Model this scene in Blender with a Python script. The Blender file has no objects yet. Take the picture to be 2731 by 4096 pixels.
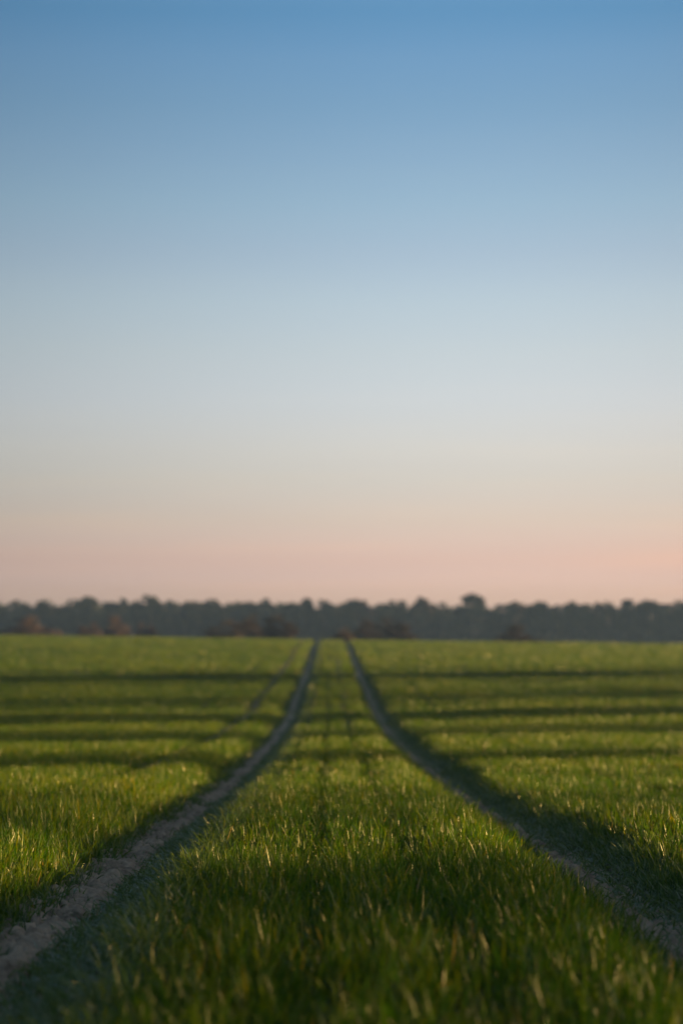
import bpy, math, random
import numpy as np
from mathutils import Vector

rng = np.random.default_rng(7)
random.seed(7)
sc = bpy.context.scene
col = sc.collection
R = math.radians
CAM_Z = 1.0                       # eye height; the near ground lies about 0.9 m below it
HALF = 0.95                       # half of the wheel spacing

# ---------------------------------------------------------------- helpers
def tag(o, label=None, cat=None, group=None, kind=None):
    if label: o['label'] = label
    if cat: o['category'] = cat
    if group: o['group'] = group
    if kind: o['kind'] = kind
    return o

def mesh_from(name, V, F, mat, smooth=False, attrs=None):
    """V (n,3) float, F (m,k) int array of equal sided faces"""
    me = bpy.data.meshes.new(name)
    V = np.ascontiguousarray(V, np.float32); F = np.ascontiguousarray(F, np.int32)
    m, k = F.shape
    me.vertices.add(len(V)); me.vertices.foreach_set('co', V.ravel())
    me.loops.add(m * k); me.loops.foreach_set('vertex_index', F.ravel())
    me.polygons.add(m)
    me.polygons.foreach_set('loop_start', np.arange(0, m * k, k, dtype=np.int32))
    me.polygons.foreach_set('loop_total', np.full(m, k, np.int32))
    if attrs:
        for an, av in attrs.items():
            a = me.attributes.new(an, 'FLOAT', 'POINT')
            a.data.foreach_set('value', np.ascontiguousarray(av, np.float32))
    me.update(calc_edges=True)
    if smooth:
        me.polygons.foreach_set('use_smooth', np.ones(m, bool))
    me.materials.append(mat)
    return me

def link(name, me, parent=None):
    o = bpy.data.objects.new(name, me); col.objects.link(o)
    if parent is not None: o.parent = parent
    return o

def smooth(a, b, x):
    t = np.clip((x - a) / (b - a), 0, 1)
    return t * t * (3 - 2 * t)

class SineNoise:
    """sum of random plane waves, roughly in -1..1"""
    def __init__(s, scale, seed, n=24, aniso=1.0):
        r = np.random.default_rng(seed)
        k = 2 * np.pi / scale * r.uniform(.5, 1.9, n)
        a = r.uniform(0, 2 * np.pi, n)
        s.kx, s.ky, s.p = k * np.cos(a), k * np.sin(a) * aniso, r.uniform(0, 6.28, n)
        s.n = n
    def __call__(s, x, y):
        v = np.zeros(np.broadcast(x, y).shape)
        for i in range(s.n): v += np.sin(s.kx[i] * x + s.ky[i] * y + s.p[i])
        return v / math.sqrt(s.n)

# ---------------------------------------------------------------- terrain
PD = np.array([-200, 0, 5.6, 7.9, 8.25, 9.05, 9.93, 10.9, 12.3, 15, 19.2, 23.4, 29.5, 38.7, 51, 60, 70, 97, 125, 150, 162, 180, 215, 260, 330, 420, 2000.])
PZ = np.array([-.9, -.86, -.88, -.92, -.93, -.946, -.962, -.985, -1.02, -1.10, -1.215, -1.31, -1.42, -1.56, -1.63, -1.54, -1.36, -.93, -.30, .17, .24, .05, -1.1, -3.2, -5.2, -5.5, -5.5])
_ld = np.linspace(math.log(4), math.log(2000), 1500)
_lz = np.interp(np.exp(_ld), PD, PZ)
_lz -= .20 * np.clip((np.exp(_ld) - 45) / 100, 0, 1)
_k = np.exp(-np.linspace(-2, 2, 41) ** 2); _k /= _k.sum()
_lz = np.convolve(np.pad(_lz, 20, mode='edge'), _k, 'valid')

nb1 = SineNoise(9, 1); nb2 = SineNoise(2.2, 2); nb3 = SineNoise(.55, 3); nedge = SineNoise(.35, 4); nedge2 = SineNoise(1.6, 5)
nlow = SineNoise(45, 6)

def base_z(d):
    return np.where(d < 4, -.88, np.interp(np.log(np.maximum(d, 4)), _ld, _lz))

def cross(x, d):
    """height above the rut bottom across the tramline"""
    u = np.abs(x + HALF)          # left rut
    v = np.abs(x - HALF)
    l_out = smooth(.10, .36, -(x + HALF)) * .085
    l_in = smooth(.10, .46, x + HALF) * .085
    r_in = smooth(.09, .28, HALF - x) * .095
    r_out = smooth(.12, .30, x - HALF) * .022 + smooth(.20, .52, x - HALF) * .055
    z = np.where(x < -HALF, l_out, np.where(x < 0, l_in, np.where(x < HALF, r_in, r_out)))
    return z

def ground_z(x, d):
    x = np.asarray(x, float); d = np.asarray(d, float)
    far = smooth(30, 160, d)
    z = base_z(d) + cross(x, d) - .0125 * x * far * np.clip(1 - (np.abs(x) - 30) / 60, 0, 1)
    amp = np.clip((np.minimum(np.abs(x + HALF), np.abs(x - HALF)) - .15) / .5, 0, 1)
    z = z + amp * (nb2(x, d) * .010 + nb1(x, d) * .020 + nb3(x, d) * .004) + nlow(x, d) * .03 * smooth(25, 60, d)
    return z + CAM_Z

def make_axis(parts):
    out = []
    for a, b, s in parts: out.append(np.arange(a, b, s))
    out.append(np.array([parts[-1][1]]))
    return np.unique(np.concatenate(out))

def grid_mesh(name, xs, ys, zf, mat, attrs=None):
    X, Y = np.meshgrid(xs, ys)
    Z = zf(X, Y)
    V = np.stack([X.ravel(), Y.ravel(), Z.ravel()], 1)
    nx, ny = len(xs), len(ys)
    i = np.arange(nx - 1)[None, :] + np.arange(ny - 1)[:, None] * nx
    F = np.stack([i, i + 1, i + nx + 1, i + nx], -1).reshape(-1, 4)
    return mesh_from(name, V, F, mat, smooth=True)

# ---------------------------------------------------------------- materials
def new_mat(name):
    m = bpy.data.materials.new(name); m.use_nodes = True
    nt = m.node_tree; nt.nodes.clear()
    out = nt.nodes.new('ShaderNodeOutputMaterial')
    return m, nt, out

def ramp(nt, stops, fac=None):
    r = nt.nodes.new('ShaderNodeValToRGB')
    e = r.color_ramp.elements
    while len(e) > 1: e.remove(e[-1])
    e[0].position = stops[0][0]; e[0].color = (*stops[0][1], 1)
    for p, c in stops[1:]:
        n = e.new(p); n.color = (*c, 1)
    if fac is not None: nt.links.new(fac, r.inputs[0])
    return r

def mat_grass(name, hue=0.0, transl=.38, spec=.26):
    m, nt, out = new_mat(name)
    at = nt.nodes.new('ShaderNodeAttribute'); at.attribute_name = 'tint'
    r0 = ramp(nt, [(0, (.009, .046, .003)), (.35, (.021, .072, .004)), (.7, (.062, .106, .005)), (.93, (.140, .142, .007)), (.955, (.14, .12, .06)), (1, (.20, .16, .09))], at.outputs['Fac'])
    # trampled leaves: wax grey plus the sky's bluish sheen, painted into the base colour
    fa = nt.nodes.new('ShaderNodeAttribute'); fa.attribute_name = 'sky_sheen'
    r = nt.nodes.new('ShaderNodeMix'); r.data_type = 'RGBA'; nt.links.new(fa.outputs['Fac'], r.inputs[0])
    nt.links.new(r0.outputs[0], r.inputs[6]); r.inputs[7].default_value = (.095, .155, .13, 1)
    pb = nt.nodes.new('ShaderNodeBsdfPrincipled')
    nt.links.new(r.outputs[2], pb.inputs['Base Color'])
    pb.inputs['Roughness'].default_value = .42
    rx = nt.nodes.new('ShaderNodeMapRange'); nt.links.new(fa.outputs['Fac'], rx.inputs[0]); rx.inputs[3].default_value = .43; rx.inputs[4].default_value = .28
    nt.links.new(rx.outputs[0], pb.inputs['Roughness'])
    sx = nt.nodes.new('ShaderNodeMapRange'); nt.links.new(fa.outputs['Fac'], sx.inputs[0]); sx.inputs[3].default_value = spec; sx.inputs[4].default_value = .8
    nt.links.new(sx.outputs[0], pb.inputs['Specular IOR Level'])
    pb.inputs['Specular Tint'].default_value = (1, .86, .45, 1)
    tr = nt.nodes.new('ShaderNodeBsdfTranslucent')
    mul = nt.nodes.new('ShaderNodeMix'); mul.data_type = 'RGBA'; mul.blend_type = 'MULTIPLY'; mul.inputs[0].default_value = 1
    nt.links.new(r.outputs[2], mul.inputs[6]); mul.inputs[7].default_value = (2.3, 1.7, .25, 1)
    nt.links.new(mul.outputs[2], tr.inputs[0])
    mx = nt.nodes.new('ShaderNodeMixShader'); mx.inputs[0].default_value = transl
    nt.links.new(pb.outputs[0], mx.inputs[1]); nt.links.new(tr.outputs[0], mx.inputs[2])
    nt.links.new(mx.outputs[0], out.inputs[0])
    return m

def mat_soil(name, dark, light, bump=.4, scale=40):
    m, nt, out = new_mat(name)
    tc = nt.nodes.new('ShaderNodeTexCoord')
    n1 = nt.nodes.new('ShaderNodeTexNoise'); n1.inputs['Scale'].default_value = scale; n1.inputs['Detail'].default_value = 8
    n2 = nt.nodes.new('ShaderNodeTexNoise'); n2.inputs['Scale'].default_value = 2.5; n2.inputs['Detail'].default_value = 4
    nt.links.new(tc.outputs['Object'], n1.inputs[0]); nt.links.new(tc.outputs['Object'], n2.inputs[0])
    ad = nt.nodes.new('ShaderNodeMath'); ad.operation = 'ADD'
    nt.links.new(n1.outputs[0], ad.inputs[0]); nt.links.new(n2.outputs[0], ad.inputs[1])
    hf = nt.nodes.new('ShaderNodeMath'); hf.operation = 'MULTIPLY'; hf.inputs[1].default_value = .5
    nt.links.new(ad.outputs[0], hf.inputs[0])
    r = ramp(nt, [(.35, dark), (.62, light)], hf.outputs[0])
    pb = nt.nodes.new('ShaderNodeBsdfPrincipled'); pb.inputs['Roughness'].default_value = .9
    pb.inputs['Specular IOR Level'].default_value = .25
    nt.links.new(r.outputs[0], pb.inputs['Base Color'])
    bp = nt.nodes.new('ShaderNodeBump'); bp.inputs['Strength'].default_value = bump; bp.inputs['Distance'].default_value = .01
    nt.links.new(n1.outputs[0], bp.inputs['Height']); nt.links.new(bp.outputs[0], pb.inputs['Normal'])
    nt.links.new(pb.outputs[0], out.inputs[0])
    return m

def mat_leaf(name, c0, c1, transl=.15):
    m, nt, out = new_mat(name)
    oi = nt.nodes.new('ShaderNodeObjectInfo')
    at = nt.nodes.new('ShaderNodeAttribute'); at.attribute_name = 'tint'
    ad = nt.nodes.new('ShaderNodeMath'); ad.operation = 'ADD'
    nt.links.new(oi.outputs['Random'], ad.inputs[0]); nt.links.new(at.outputs['Fac'], ad.inputs[1])
    hf = nt.nodes.new('ShaderNodeMath'); hf.operation = 'MULTIPLY'; hf.inputs[1].default_value = .5
    nt.links.new(ad.outputs[0], hf.inputs[0])
    r = ramp(nt, [(.1, c0), (.9, c1)], hf.outputs[0])
    df = nt.nodes.new('ShaderNodeBsdfDiffuse'); nt.links.new(r.outputs[0], df.inputs[0])
    tr = nt.nodes.new('ShaderNodeBsdfTranslucent'); nt.links.new(r.outputs[0], tr.inputs[0])
    mx = nt.nodes.new('ShaderNodeMixShader'); mx.inputs[0].default_value = transl
    nt.links.new(df.outputs[0], mx.inputs[1]); nt.links.new(tr.outputs[0], mx.inputs[2])
    nt.links.new(mx.outputs[0], out.inputs[0])
    return m

def mat_flat(name, c, rough=.9):
    m, nt, out = new_mat(name)
    tc = nt.nodes.new('ShaderNodeTexCoord')
    n1 = nt.nodes.new('ShaderNodeTexNoise'); n1.inputs['Scale'].default_value = 6; n1.inputs['Detail'].default_value = 5
    nt.links.new(tc.outputs['Object'], n1.inputs[0])
    r = ramp(nt, [(.3, tuple(v * .6 for v in c)), (.7, tuple(v * 1.3 for v in c))], n1.outputs[0])
    pb = nt.nodes.new('ShaderNodeBsdfPrincipled'); pb.inputs['Roughness'].default_value = rough
    nt.links.new(r.outputs[0], pb.inputs['Base Color']); nt.links.new(pb.outputs[0], out.inputs[0])
    return m

M_grass = mat_grass('wheat_leaf')
M_ground = mat_soil('field_soil', (.030, .034, .016), (.060, .062, .030), .5, 30)
M_track = mat_soil('track_soil', (.16, .108, .073), (.44, .31, .215), .9, 40)
M_needle = mat_leaf('pine_needles', (.013, .019, .013), (.034, .037, .022))
M_bark = mat_flat('bark', (.09, .06, .045))
M_rust = mat_leaf('rusty_twigs', (.034, .026, .020), (.062, .043, .032))
M_pink = mat_leaf('pale_twigs', (.10, .072, .066), (.17, .122, .11))
M_olive = mat_leaf('bare_twigs', (.055, .042, .030), (.11, .075, .05))

# ---------------------------------------------------------------- ground sheet and wheel tracks
xs = make_axis([(-600, -60, 30), (-60, -8, 2), (-8, -1.7, .25), (-1.7, 2.4, .05), (2.4, 8, .25), (8, 60, 2), (60, 600, 30)])
ys = make_axis([(-60, 0, 6), (0, 4, .4), (4, 16, .12), (16, 40, .35), (40, 160, 1.2), (160, 240, 4), (240, 900, 20)])
g = link('ground', grid_mesh('ground', xs, ys, lambda x, y: ground_z(x, y) - .006 - .05 * smooth(.28, .2, np.abs(np.abs(x) - HALF)) * smooth(172, 160, y) * smooth(3.4, 4, y), M_ground)); tag(g, kind='structure')

def track_z_factory(cx):
    lug = SineNoise(.06, 21); cl = SineNoise(.022, 22)
    def f(X, Y):
        z = ground_z(X, Y)
        u = X - cx
        w = smooth(.18, .09, np.abs(u))
        # tyre bars: low ridges running obliquely from the middle of the rut to both sides, worn and broken up
        ph = Y / .19 + np.where(u < 0, 1, -1) * u * 1.6 + .5 * (u > 0) + nedge(X * .9, Y * .9) * .38
        bar = 1 - 2 * (1 - np.abs(np.sin(ph * np.pi))) ** 1.6
        worn = smooth(-1.3, .2, nedge2(X * 2, Y * .7))
        det = smooth(60, 20, Y)
        z = z + w * det * (bar * .019 * worn + lug(X * .5, Y * 1.1) * .014 + np.abs(cl(X, Y)) * .006 + nedge(X, Y) * .009)
        z = z - .010 * w - .03 * (1 - w)
        return z
    return f

tys = make_axis([(3.5, 17, .012), (17, 30, .03), (30, 60, .12), (60, 175, .8)])
for i, cx in enumerate((-HALF, HALF)):
    t = link('dirt_track', grid_mesh('dirt_track', cx + np.linspace(-.30, .30, 51), tys, track_z_factory(cx), M_track))
    tag(t, kind='structure')

# ---------------------------------------------------------------- the young wheat
def cover(x, d):
    """density, height and flatness of the crop at a point"""
    e = nedge(x, d) * .04 + nedge2(x, d) * .03
    eL_out = -(x + HALF) - .00 + e          # distance outside each bare strip
    eL_in = (x + HALF) - .09 + e
    eR_in = (HALF - x) + .03 + e
    eR_out = (x - HALF) - .05 + e
    dist = np.where(x < -HALF, eL_out, np.where(x < 0, eL_in, np.where(x < HALF, eR_in, eR_out)))
    dens = smooth(-.02, .08, dist)
    hgt = .75 + .25 * smooth(0, .12, dist)
    flat = .7 - .7 * smooth(0, .18, dist)
    # trampled shoulder right of each rut
    sh = (x > HALF)
    hgt = np.where(sh, .45 + .55 * smooth(.08, .40, dist), hgt)
    flat = np.where(sh, 1 - smooth(.12, .46, dist), flat)
    dens = np.where(sh, dens * (.6 + .4 * smooth(.1, .4, dist)), dens)
    li = (x > -HALF) & (x < 0)
    hgt = np.where(li, .55 + .45 * smooth(.12, .42, dist), hgt)
    flat = np.where(li, 1 - smooth(.22, .5, dist), flat)
    # missed drill rows
    for gx, gw, gs in ((-.05, .04, .8), (.32, .065, .75), (-.41, .05, .7), (-1.76, .14, .85), (2.35, .06, .5), (-2.9, .05, .5)):
        k = np.exp(-((x - gx - .015 * np.sin(d * .31 + gx)) / gw) ** 2) * gs * (.4 + .6 * smooth(12, 25, d))
        dens = dens * (1 - k); hgt = hgt * (1 - .65 * k)
    row = .5 + .5 * np.cos(2 * np.pi * (x + .01 * np.sin(d * 1.7)) / .125)
    dens = dens * (.55 + .45 * row)
    patch = nb2(x, d * .6) * .5 + nb1(x, d) * .5
    hgt = hgt * (1 + .10 * np.clip(patch, -1.5, 1.5))
    return dens, hgt, flat, patch

def blades(name, d0, d1, per_m2, nseg, wid, length, side, inner, tiller=6):
    """one mesh of grass leaves in the slice d0..d1 of the field"""
    wd = lambda d: .141 * d + side
    area = (.141 * (d1 * d1 - d0 * d0) + 2 * side * (d1 - d0))
    n = int(area * per_m2 / tiller)
    d = np.sqrt(rng.uniform(d0 * d0, d1 * d1, int(n * 1.6)))
    # uniform in area over a trapezoid
    x = rng.uniform(-1, 1, len(d)) * (.141 * d1 + side)
    d = rng.uniform(d0, d1, len(d) * 3)
    x = rng.uniform(-1, 1, len(d)) * (.141 * d1 + side)
    keep = np.abs(x - .004 * d) < wd(d)
    x, d = x[keep][:n], d[keep][:n]
    dens, hg, fl, pa = cover(x, d)
    k = rng.uniform(0, 1, len(x)) < dens * np.where(np.abs(x - .004 * d) > .141 * d + inner, .55, 1)
    x, d, hg, fl, pa = x[k], d[k], hg[k], fl[k], pa[k]
    hg = hg * rng.lognormal(0, .13, len(x)); ca = rng.uniform(0, 6.28, len(x)); cl = np.abs(rng.normal(0, .16, len(x)))
    ca = np.repeat(ca, tiller); cl = np.repeat(cl, tiller)
    x = np.repeat(x, tiller); d = np.repeat(d, tiller); hg = np.repeat(hg, tiller); fl = np.repeat(fl, tiller); pa = np.repeat(pa, tiller)
    n = len(x)
    x = x + rng.normal(0, .012 * math.sqrt(tiller), n); d = d + rng.normal(0, .012 * math.sqrt(tiller), n)
    z = ground_z(x, d) - .006
    L = length * hg * np.clip(rng.lognormal(0, .22, n), .4, 1.45)
    a = rng.uniform(0, 2 * np.pi, n)
    th0 = np.abs(rng.normal(0, .27, n)) + .9 * fl * rng.uniform(.2, 1, n)
    kap = np.abs(rng.normal(.38, .38, n)) + fl * rng.uniform(0, .9, n)
    # a few leaves bend right over
    ov = rng.uniform(0, 1, n) < .07
    kap = np.where(ov, kap + 1.3, kap)
    W = wid * rng.uniform(.7, 1.25, n)
    tw = rng.normal(0, .9, n)
    tint = np.clip(rng.beta(2.2, 2.6, n) * .92 + pa * .09 - fl * .08, 0, .93)
    dry = rng.uniform(0, 1, n) < .006
    tint = np.where(dry, rng.uniform(.955, 1, n), tint)
    nr = nseg + 1
    P = np.stack([x, d, z], 1)
    pts = [P]
    lean = np.stack([np.cos(ca) * cl, np.sin(ca) * cl, np.zeros(n)], 1)
    dirs = []
    for s in range(nseg):
        th = th0 + kap * ((s + .5) / nseg) ** 1.3
        dv = np.stack([np.sin(th) * np.cos(a), np.sin(th) * np.sin(a), np.cos(th)], 1) + lean
        dv /= np.linalg.norm(dv, axis=1)[:, None]
        dirs.append(dv)
        pts.append(pts[-1] + dv * (L / nseg)[:, None])
    V = np.zeros((n, 2 * nseg + 1, 3), np.float32)
    T = np.repeat(tint[:, None], 2 * nseg + 1, 1)
    for s in range(nseg):
        t = s / nseg
        w = W * (.75 + .25 * min(1, t * 4)) * (1 - t ** 2.2) * .5
        tt = tw * (.4 + .6 * t)
        dv = dirs[s]
        side_v = np.stack([-np.sin(a), np.cos(a), np.zeros(n)], 1)
        nrm = np.cross(dv, side_v)
        sv = side_v * np.cos(tt)[:, None] + nrm * np.sin(tt)[:, None]
        V[:, 2 * s] = pts[s] - sv * w[:, None]
        V[:, 2 * s + 1] = pts[s] + sv * w[:, None]
    V[:, 2 * nseg] = pts[nseg]
    fs = []
    for s in range(nseg - 1):
        b = 2 * s
        fs += [(b, b + 1, b + 3), (b, b + 3, b + 2)]
    b = 2 * (nseg - 1)
    fs.append((b, b + 1, b + 2))
    fs = np.array(fs)
    F = (np.arange(n)[:, None, None] * (2 * nseg + 1) + fs[None]).reshape(-1, 3)
    print(name, n, 'blades', len(F), 'tris')
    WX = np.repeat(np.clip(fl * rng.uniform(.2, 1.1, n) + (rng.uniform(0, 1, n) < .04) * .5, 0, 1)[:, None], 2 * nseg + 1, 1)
    return V.reshape(-1, 3), F, T.reshape(-1), WX.reshape(-1)

slices = [  # d0, d1, per m2, segments, width, length, side margin, fully sown margin
    (3.6, 8.5, 5000, 5, .0062, .090, 2.7, .9),
    (8.5, 14, 5400, 4, .0057, .086, 2.7, .9),
    (14, 24, 3900, 3, .0058, .084, 3.2, 1.2),
    (24, 42, 1900, 3, .0076, .086, 4, 1.5),
    (42, 80, 700, 2, .0125, .092, 6, 2.5),
    (80, 172, 190, 2, .025, .105, 11, 5),
]
Vs, Fs, Ts, Ws, off = [], [], [], [], 0
for i, s in enumerate(slices):
    V, F, T, WX = blades('slice%d' % i, *s); Ws.append(WX)
    Vs.append(V); Fs.append(F + off); Ts.append(T); off += len(V)
gr = link('grass', mesh_from('grass', np.concatenate(Vs), np.concatenate(Fs), M_grass, True, {'tint': np.concatenate(Ts), 'sky_sheen': np.concatenate(Ws)}))
tag(gr, 'young green wheat covering the field on both sides of two bare wheel tracks', 'grass', kind='stuff')
del Vs, Fs, Ts

# ---------------------------------------------------------------- trees
def tube(p0, p1, r0, r1, n=6):
    p0, p1 = np.array(p0, float), np.array(p1, float)
    ax = p1 - p0; ax /= np.linalg.norm(ax) + 1e-9
    u = np.cross(ax, [0.3, .5, .81]); u /= np.linalg.norm(u); v = np.cross(ax, u)
    a = np.linspace(0, 2 * np.pi, n, endpoint=False)
    ring = np.cos(a)[:, None] * u + np.sin(a)[:, None] * v
    V = np.concatenate([p0 + ring * r0, p1 + ring * r1])
    F = np.array([(i, (i + 1) % n, n + (i + 1) % n, n + i) for i in range(n)])
    return V, F

def join(parts):
    V, F, o = [], [], 0
    for v, f in parts:
        V.append(v); F.append(f + o); o += len(v)
    return np.concatenate(V), np.concatenate(F)

def make_tree_meshes(name, seed, H, Rc, base, clumps, per, leaf, mat, shape='round'):
    """a trunk with limbs, and a crown of leaf-sized faces held in clumps at the limb ends"""
    r = np.random.default_rng(seed)
    parts = []
    lean = r.normal(0, .02, 2)
    pt = lambda h: np.array([lean[0] * h + .08 * math.sin(h * .7 + seed), lean[1] * h + .08 * math.cos(h * .6 + seed), h])
    rt = max(.07, H * .014)
    hs = np.linspace(-.3, H * .93, 9)
    for i in range(8):
        parts.append(tube(pt(hs[i]), pt(hs[i + 1]), rt * (1 - hs[i] / H * .9), rt * (1 - hs[i + 1] / H * .9), 8))
    cen = []
    for i in range(clumps):
        f = r.uniform(0, 1)
        h = H * (base + (1 - base) * f ** .9)
        if shape == 'round': rad = Rc * math.sqrt(max(.05, 1 - (2 * f - .85) ** 2 / 1.35))
        elif shape == 'cone': rad = Rc * (1 - f) ** .8 + .15
        elif shape == 'column': rad = Rc * (1 - .35 * abs(2 * f - 1) ** 3) * (1 if f < .85 else .6)
        elif shape == 'bush': rad = Rc * math.sqrt(max(.05, 1 - f ** 3.5))
        else: rad = Rc * math.sqrt(max(.03, 1 - f * f))          # flat topped pine or bush dome
        a = r.uniform(0, 2 * math.pi)
        q = rad * r.uniform(.25, 1) ** .6 * r.uniform(.75, 1.12)
        if shape == 'bush': q *= 1.15; h *= .80 + .22 * math.sin(2 * a + seed) + .12 * math.cos(3 * a)
        c = pt(h) + np.array([math.cos(a) * q, math.sin(a) * q, 0])
        cen.append(c)
        if i % 2 == 0:
            st = pt(min(H * .85, max(.2, h - q * r.uniform(.35, .8))))
            mid = (st + c) / 2 + np.array([0, 0, -.08 * q])
            b = rt * .32 * (1 - .6 * f)
            parts.append(tube(st, mid, b, b * .65, 5)); parts.append(tube(mid, c, b * .65, b * .2, 5))
    tV, tF = join(parts)
    cen = np.array(cen)
    cr = Rc * .30 * r.uniform(.6, 1.35, clumps)
    N = clumps * per
    ci = np.repeat(np.arange(clumps), per)
    off = r.normal(0, 1, (N, 3)); off /= np.linalg.norm(off, axis=1)[:, None]
    off *= (r.uniform(0, 1, N) ** .45)[:, None]
    off[:, 2] *= .62
    C = cen[ci] + off * cr[ci][:, None]
    C[:, 2] = np.maximum(C[:, 2], .05)
    u = r.normal(0, 1, (N, 3)); u /= np.linalg.norm(u, axis=1)[:, None]
    v = np.cross(u, r.normal(0, 1, (N, 3))); v /= np.linalg.norm(v, axis=1)[:, None]
    s = leaf * r.uniform(.55, 1.3, N)[:, None]
    V = np.stack([C - u * s * .5, C + v * s * .28, C + u * s * .5, C - v * s * .28], 1).reshape(-1, 3)
    F = np.arange(N * 4).reshape(-1, 4)
    tint = np.repeat(np.clip(r.normal(.5, .2, clumps)[ci] + r.normal(0, .12, N), 0, 1), 4)
    return (mesh_from(name + '_trunk', tV, tF, M_bark, True), mesh_from(name + '_crown', V, F, mat, False, {'tint': tint}))

def place(name, ms, loc, rz, scale, label, cat, group, crown='crown', trunk='trunk'):
    e = bpy.data.objects.new(name, None); col.objects.link(e)
    e.location = loc; e.rotation_euler = (0, 0, rz); e.scale = scale
    tag(e, label, cat, group)
    link(trunk, ms[0], e); link(crown, ms[1], e)
    return e

PX = 36 / 85 / 2352            # radians per pixel of the 1568 x 2352 view of the photograph
def at(px, dist):              # x at a distance for a column of that view
    return (px - 758) * PX * dist
def ztop(py, dist):
    return (1475.5 - py) * PX * dist + CAM_Z

kinds = [make_tree_meshes('pine%d' % i, 40 + i, 12, rc, b, n, 85, .5, mt, sh) for i, (rc, b, n, mt, sh) in enumerate([
    (2.3, .22, 60, M_needle, 'round'), (1.9, .18, 55, M_needle, 'round'), (2.7, .35, 60, M_needle, 'dome'),
    (1.5, .12, 55, M_needle, 'cone'), (2.5, .25, 65, M_needle, 'round'), (2.1, .30, 50, M_olive, 'round')])]

PINE = 'dark pine in the distant wood, its crown merging with its neighbours along the skyline'
GW = 'trees along the edge of the distant wood'
trees = [  # x px, top px, kind, width factor, distance, label
    (-14, 1398, 0, 1.0, 352, None), (15, 1404, 3, 1.1, 345, 'small dark tree at the far left, standing apart below the skyline of the wood'),
    (42, 1424, 4, .8, 350, None), (70, 1402, 1, 1.0, 350, None), (100, 1387, 3, 1.2, 352, 'pointed dark tree above the leftmost pale pink bush'),
    (128, 1395, 0, 1.0, 356, None), (152, 1396, 4, .8, 352, None), (183, 1387, 0, 1.05, 350, 'rounded dark tree just left of the notch in the left part of the skyline'),
    (212, 1404, 1, .8, 354, None), (250, 1390, 1, 1.0, 352, None), (285, 1389, 0, .9, 356, None), (318, 1388, 1, .9, 350, None),
    (352, 1378, 4, 1.1, 352, 'broad dark tree, the tallest in the left half of the wood'),
    (392, 1387, 0, .9, 356, None), (425, 1389, 1, .8, 352, None), (455, 1391, 4, .8, 354, None), (492, 1388, 0, .9, 350, None), (520, 1398, 1, .8, 354, None),
    (548, 1402, 4, .8, 352, None), (575, 1390, 1, .8, 350, None), (606, 1386, 0, .95, 352, None), (636, 1404, 4, .7, 356, None),
    (664, 1391, 2, .8, 352, None), (700, 1380, 3, 1.1, 350, 'thin pointed tree above the left wheel track'),
    (722, 1404, 5, .6, 352, None), (750, 1389, 4, .9, 350, None), (782, 1387, 0, .9, 354, None), (808, 1384, 2, .8, 352, 'flat topped tree above the right wheel track'),
    (834, 1386, 5, .8, 350, None), (864, 1400, 1, .8, 354, None), (888, 1393, 0, .8, 352, None), (922, 1391, 4, .8, 352, None),
    (966, 1379, 5, .8, 350, 'slim brownish tree with a thin crown left of the tallest peak'),
    (992, 1400, 1, .7, 354, None), (1016, 1396, 0, .7, 352, None), (1044, 1410, 4, .7, 354, None),
    (1085, 1372, 1, 1.4, 346, 'broad peaked dark tree, the tallest in the whole wood'),
    (1126, 1408, 4, .7, 354, None), (1152, 1391, 0, .9, 350, None), (1184, 1389, 5, .9, 354, None), (1212, 1397, 1, .8, 352, None),
    (1240, 1389, 2, .8, 350, None), (1276, 1395, 3, .9, 354, None), (1303, 1389, 1, .9, 352, None), (1338, 1389, 0, .9, 350, None),
    (1372, 1391, 5, .9, 354, None), (1402, 1393, 4, .8, 352, None), (1434, 1382, 3, 1.3, 350, 'dark pointed tree, the tallest near the right edge of the picture'),
    (1466, 1390, 1, .8, 356, None), (1492, 1386, 2, .9, 352, None), (1530, 1390, 0, 1.0, 350, None), (1566, 1391, 4, .9, 352, None),
    (1600, 1388, 0, 1.0, 350, None)]
first = {}
for i, (px, py, k, wf, dist, lab) in enumerate(trees):
    x = at(px, dist); gz = float(ground_z(x, dist)) - .2
    H = ztop(py - 4, dist) - gz
    s = H / 12
    place('pine_tree', kinds[k], (x, dist, gz), i * 2.4, (s * wf * 1.15, s * wf * 1.15, s), lab or PINE, 'tree', GW)

# the wood behind its edge reads as one mass
wood = []
wt = []
r = np.random.default_rng(77)
n_t = 620
tx = r.uniform(-150, 150, n_t); ty = r.uniform(358, 440, n_t)
for i in range(n_t):
    H = r.uniform(10.2, 11.8) + (ty[i] - 360) * .006
    gz = float(ground_z(tx[i], ty[i]))
    N = 260
    f = r.uniform(.06, 1, N)
    rad = 2.7 * np.sqrt(np.clip(1 - (2 * f - .8) ** 2 / 1.5, .04, 1)) * r.uniform(.1, 1, N) ** .5
    a = r.uniform(0, 6.28, N)
    C = np.stack([tx[i] + rad * np.cos(a), ty[i] + rad * np.sin(a), gz + f * H], 1)
    u = r.normal(0, 1, (N, 3)); u /= np.linalg.norm(u, axis=1)[:, None]
    v = np.cross(u, r.normal(0, 1, (N, 3))); v /= np.linalg.norm(v, axis=1)[:, None]
    s = r.uniform(.5, 1.2, N)[:, None]
    wood.append(np.stack([C - u * s * .5, C + v * s * .35, C + u * s * .5, C - v * s * .35], 1).reshape(-1, 3))
    wt.append(np.full(N * 4, r.uniform(0, .8)))
wV = np.concatenate(wood)
w = link('woodland', mesh_from('woodland', wV, np.arange(len(wV)).reshape(-1, 4), M_needle, False, {'tint': np.concatenate(wt)}))
tag(w, 'dark far-off wood filling the horizon behind its front row of trees', 'woodland', kind='stuff')

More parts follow.
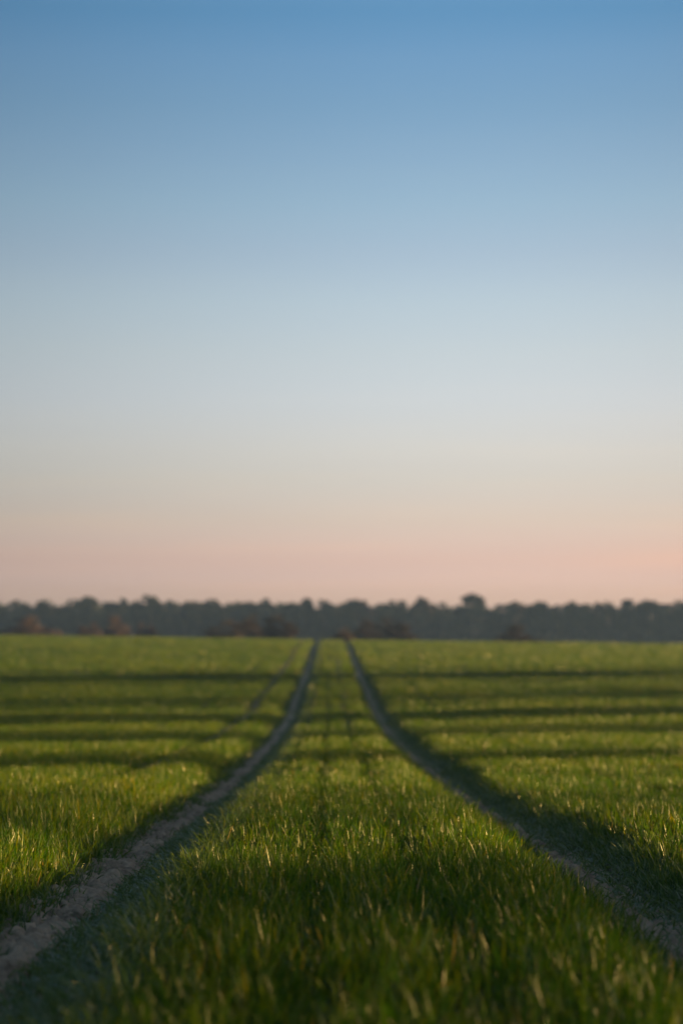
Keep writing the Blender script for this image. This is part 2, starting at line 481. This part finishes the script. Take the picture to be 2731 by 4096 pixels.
# bushes at the far end of the field
bm = {k: [make_tree_meshes('%s_bush%d' % (k, j), 90 + j + 7 * len(k), 3, 1.9, .02, 60, 70, .26, mt, 'bush') for j in range(2)]
      for k, mt in (('pink', M_pink), ('rust', M_rust), ('bare', M_olive))}
bushes = [  # x px, top px, width px, kind, label
    (72, 1430, 92, 'pink', 'pale pink bush at the far left end of the field'),
    (205, 1442, 50, 'pink', 'low dull pink bush left of the brightest pink bush'),
    (266, 1430, 56, 'pink', 'brightest pink bush in front of the left part of the wood'),
    (337, 1442, 44, 'pink', 'smallest pale pink bush, right of the brightest one'),
    (522, 1440, 80, 'bare', 'low dark brown bush left of the two rusty bushes by the left track'),
    (572, 1424, 60, 'rust', 'rusty brown bush, middle of the clump left of the left track'),
    (640, 1428, 66, 'rust', 'rusty brown bush nearest to the left wheel track'),
    (792, 1452, 60, 'bare', 'low dark bush where the right wheel track meets the skyline'),
    (836, 1438, 50, 'rust', 'orange brown bush just right of the right wheel track'),
    (898, 1432, 84, 'rust', 'wide reddish brown bush at the right end of the central clump'),
    (1185, 1450, 96, 'rust', 'low reddish brown bush under the right part of the wood')]
for i, (px, py, wpx, k, lab) in enumerate(bushes):
    dist = 192 + (i * 37 % 17)
    x = at(px, dist); gz = float(ground_z(x, dist)) - .1
    H = ztop(py - 6, dist) - gz
    wx = wpx * 1.25 * PX * dist / 3.9
    place('bush', bm[k][i % 2], (x, dist, gz), i * 1.9, (wx, wx, H / 3), lab, 'bush', 'bushes at the far end of the field', 'foliage', 'stem')

# ---------------------------------------------------------------- sun, its windbreak, sky
SUN_EL, SUN_AZ = 5.0, 63.0       # degrees above the horizon, and to the right of straight ahead
wind = [make_tree_meshes('poplar%d' % i, 140 + i, 23, rc, .05, n, 90, .55, M_needle, 'column') for i, (rc, n) in enumerate([(1.5, 130), (1.2, 100), (1.8, 130), (1.7, 44)])]
cot = 1 / math.tan(R(SUN_AZ))
XW = 145.0
shade = [  # depth of the shadow on the tramline, half width, kind, height factor
    (-6, 1.8, 0, 1.), (-2.5, 1.8, 2, 1.), (1, 1.8, 0, 1.), (3.2, 1.3, 0, 1.), (5.2, 1.3, 0, 1.), (7.0, 1.4, 0, .97), (8.8, .9, 3, .9), (13.2, 1.2, 3, .9), (15.2, 1.2, 3, .95),
    (24.4, 1.1, 1, .9), (26.2, 1.1, 0, .9), (37.0, 2.0, 0, 1.), (40.3, 1.3, 1, .9), (46.6, 1.9, 2, 1.), (49.8, 1.6, 0, .95), (56, 1.3, 3, .9), (60, 1.5, 1, .9), (63.5, 1.5, 3, .8), (67, 1.6, 3, .85),
    (71.5, 1.6, 1, .85), (76, 1.6, 3, .8), (80.5, 2.4, 2, .9), (85, 2.4, 3, .9), (89, 1.6, 3, .8)]
GS = 'poplars in the windbreak along the right side of the field'
for i, (dd, hw, k, hf) in enumerate(shade):
    X = XW + (i * 17 % 9) * 7 - 28
    Y = dd + X * cot
    gz = float(ground_z(X, Y)) - .2
    s = hw / (1.5, 1.2, 1.8, 1.7)[k]
    place('poplar_tree', wind[k], (X, Y, gz), i * 1.3, (s, s, hf), 'dark columnar tree in the windbreak beside the field', 'tree', GS)

el, az = R(SUN_EL), R(SUN_AZ)
sd = Vector((math.sin(az) * math.cos(el), math.cos(az) * math.cos(el), math.sin(el)))
sl = bpy.data.lights.new('sun', 'SUN'); sl.energy = 5.0; sl.angle = R(.8); sl.color = (1, .65, .24)
so = bpy.data.objects.new('sun', sl); col.objects.link(so)
so.rotation_euler = (-sd).to_track_quat('-Z', 'Y').to_euler()

w = bpy.data.worlds.new('World'); sc.world = w; w.use_nodes = True
nt = w.node_tree; nt.nodes.clear()
out = nt.nodes.new('ShaderNodeOutputWorld'); bg = nt.nodes.new('ShaderNodeBackground')
sky = nt.nodes.new('ShaderNodeTexSky'); sky.sky_type = 'NISHITA'; sky.sun_disc = False
sky.sun_elevation = el; sky.sun_rotation = az; sky.air_density = 1.0; sky.dust_density = 1.0; sky.ozone_density = 1.0
# a clear cold evening: less yellow near the horizon and more blue above than the stock atmosphere
SKY = [(0.0258, [0.782, 0.758, 2.03]), (0.0341, [0.77, 0.696, 1.653]), (0.0506, [0.738, 0.706, 1.365]), (0.0671, [0.723, 0.722, 1.258]), (0.0794, [0.767, 0.755, 1.228]), (0.0998, [0.783, 0.782, 1.208]), (0.1201, [0.776, 0.783, 1.118]), (0.1403, [0.737, 0.771, 1.071]), (0.1602, [0.65, 0.71, 1.004]), (0.18, [0.573, 0.687, 0.967]), (0.1996, [0.498, 0.634, 0.923]), (0.2189, [0.421, 0.59, 0.885]), (0.238, [0.368, 0.565, 0.885]), (0.255, [0.285, 0.52, 0.85]), (0.4, [0.84, 0.92, 1.0])]
tc = nt.nodes.new('ShaderNodeTexCoord'); sp = nt.nodes.new('ShaderNodeSeparateXYZ'); nt.links.new(tc.outputs['Generated'], sp.inputs[0])
zm = nt.nodes.new('ShaderNodeMath'); zm.operation = 'MULTIPLY'; zm.inputs[1].default_value = 2.5; zm.use_clamp = True
nt.links.new(sp.outputs[2], zm.inputs[0])
rp = ramp(nt, [(z * 2.5, tuple(v / 2 for v in c)) for z, c in SKY], zm.outputs[0])
m1 = nt.nodes.new('ShaderNodeMix'); m1.data_type = 'RGBA'; m1.blend_type = 'MULTIPLY'; m1.inputs[0].default_value = 1
nt.links.new(sky.outputs[0], m1.inputs[6]); nt.links.new(rp.outputs[0], m1.inputs[7])
# the side away from the sun is duller
dv = nt.nodes.new('ShaderNodeMath'); dv.operation = 'ARCTAN2'; nt.links.new(sp.outputs[0], dv.inputs[0]); nt.links.new(sp.outputs[1], dv.inputs[1])
mr = nt.nodes.new('ShaderNodeMapRange'); nt.links.new(dv.outputs[0], mr.inputs[0])
mr.inputs[1].default_value = R(-20); mr.inputs[2].default_value = R(20)
ar = ramp(nt, [((a_ + 20) / 40, (v_,) * 3) for a_, v_ in ((-20, .66), (-12, .76), (-8, .86), (-4, .95), (0, 1), (3, 1), (6, .95), (9, .86), (14, .78))], mr.outputs[0])
ar.color_ramp.interpolation = 'B_SPLINE'
# very thin veils of cloud low in the sky
mp = nt.nodes.new('ShaderNodeMapping'); mp.inputs['Scale'].default_value = (5, 5, 70); nt.links.new(tc.outputs['Generated'], mp.inputs[0])
ns = nt.nodes.new('ShaderNodeTexNoise'); ns.inputs['Scale'].default_value = 1.6; ns.inputs['Detail'].default_value = 5; nt.links.new(mp.outputs[0], ns.inputs[0])
vr = ramp(nt, [(.35, (.985, .985, .99)), (.52, (1, 1, 1)), (.68, (1.05, 1.015, .985))], ns.outputs[0])
lo = nt.nodes.new('ShaderNodeMapRange'); nt.links.new(sp.outputs[2], lo.inputs[0])
for k_, v_ in enumerate((.03, .11, 1, .15)): lo.inputs[k_ + 1].default_value = v_
m0 = nt.nodes.new('ShaderNodeMix'); m0.data_type = 'RGBA'; m0.blend_type = 'MULTIPLY'
nt.links.new(lo.outputs[0], m0.inputs[0]); nt.links.new(m1.outputs[2], m0.inputs[6]); nt.links.new(vr.outputs[0], m0.inputs[7])
# one faint warm streak of cloud low on the right
zr = ramp(nt, [(0, (0,) * 3), (.40, (0,) * 3), (.56, (1,) * 3), (.62, (.6,) * 3), (.80, (0,) * 3)])
zs = nt.nodes.new('ShaderNodeMath'); zs.operation = 'MULTIPLY_ADD'; zs.inputs[1].default_value = -.045
nt.links.new(dv.outputs[0], zs.inputs[0]); nt.links.new(sp.outputs[2], zs.inputs[2])
zq = nt.nodes.new('ShaderNodeMapRange'); nt.links.new(zs.outputs[0], zq.inputs[0]); zq.inputs[2].default_value = .05
nt.links.new(zq.outputs[0], zr.inputs[0]); zr.color_ramp.interpolation = 'B_SPLINE'
aq = nt.nodes.new('ShaderNodeMapRange'); aq.interpolation_type = 'SMOOTHSTEP'; nt.links.new(dv.outputs[0], aq.inputs[0])
aq.inputs[1].default_value = .07; aq.inputs[2].default_value = .17
st = nt.nodes.new('ShaderNodeMath'); st.operation = 'MULTIPLY'; nt.links.new(zr.outputs[0], st.inputs[0]); nt.links.new(aq.outputs[0], st.inputs[1])
m3 = nt.nodes.new('ShaderNodeMix'); m3.data_type = 'RGBA'; m3.blend_type = 'MULTIPLY'
nt.links.new(st.outputs[0], m3.inputs[0]); nt.links.new(m0.outputs[2], m3.inputs[6]); m3.inputs[7].default_value = (1.11, 1.02, .95, 1)
sc2 = nt.nodes.new('ShaderNodeVectorMath'); sc2.operation = 'MULTIPLY'
nt.links.new(m3.outputs[2], sc2.inputs[0]); nt.links.new(ar.outputs[0], sc2.inputs[1])
nt.links.new(sc2.outputs[0], bg.inputs[0]); bg.inputs[1].default_value = .1625
nt.links.new(bg.outputs[0], out.inputs[0])

# ---------------------------------------------------------------- haze
HAZE = True
if HAZE:
    hx, y0, y1, z0, z1 = 605, -65, 905, -6.5, 14
    V = np.array([(x, y, z) for x in (-hx, hx) for y in (y0, y1) for z in (z0, z1)])
    F = np.array([(0, 1, 3, 2), (4, 6, 7, 5), (0, 4, 5, 1), (2, 3, 7, 6), (0, 2, 6, 4), (1, 5, 7, 3)])
    m, hnt, hout = new_mat('haze_air')
    pv = hnt.nodes.new('ShaderNodeVolumePrincipled')
    pv.inputs['Color'].default_value = (.30, .50, 1.0, 1); pv.inputs['Density'].default_value = .00034
    pv.inputs['Anisotropy'].default_value = .2
    hnt.links.new(pv.outputs[0], hout.inputs['Volume'])
    h = link('haze', mesh_from('haze', V, F, m)); tag(h, kind='stuff')

# ---------------------------------------------------------------- camera
cd = bpy.data.cameras.new('camera'); co = bpy.data.objects.new('camera', cd); col.objects.link(co)
cd.sensor_fit = 'VERTICAL'; cd.sensor_height = 36; cd.lens = 85
co.location = (0, 0, CAM_Z)
yaw, pitch = math.atan(45 / 9671), math.atan(522 / 9671)
co.rotation_euler = (math.pi / 2 + pitch, 0, -yaw)
cd.clip_start = .1; cd.clip_end = 5000
cd.dof.use_dof = True; cd.dof.focus_distance = 9.7; cd.dof.aperture_fstop = 2.8
sc.camera = co

sc.view_settings.view_transform = 'Standard'; sc.view_settings.look = 'None'
sc.view_settings.exposure = 1.8; sc.view_settings.gamma = 1
sc.render.engine = 'CYCLES'
sc.cycles.use_denoising = True
sc.cycles.max_bounces = 6; sc.cycles.transmission_bounces = 4; sc.cycles.volume_bounces = 0
sc.cycles.sample_clamp_indirect = 6
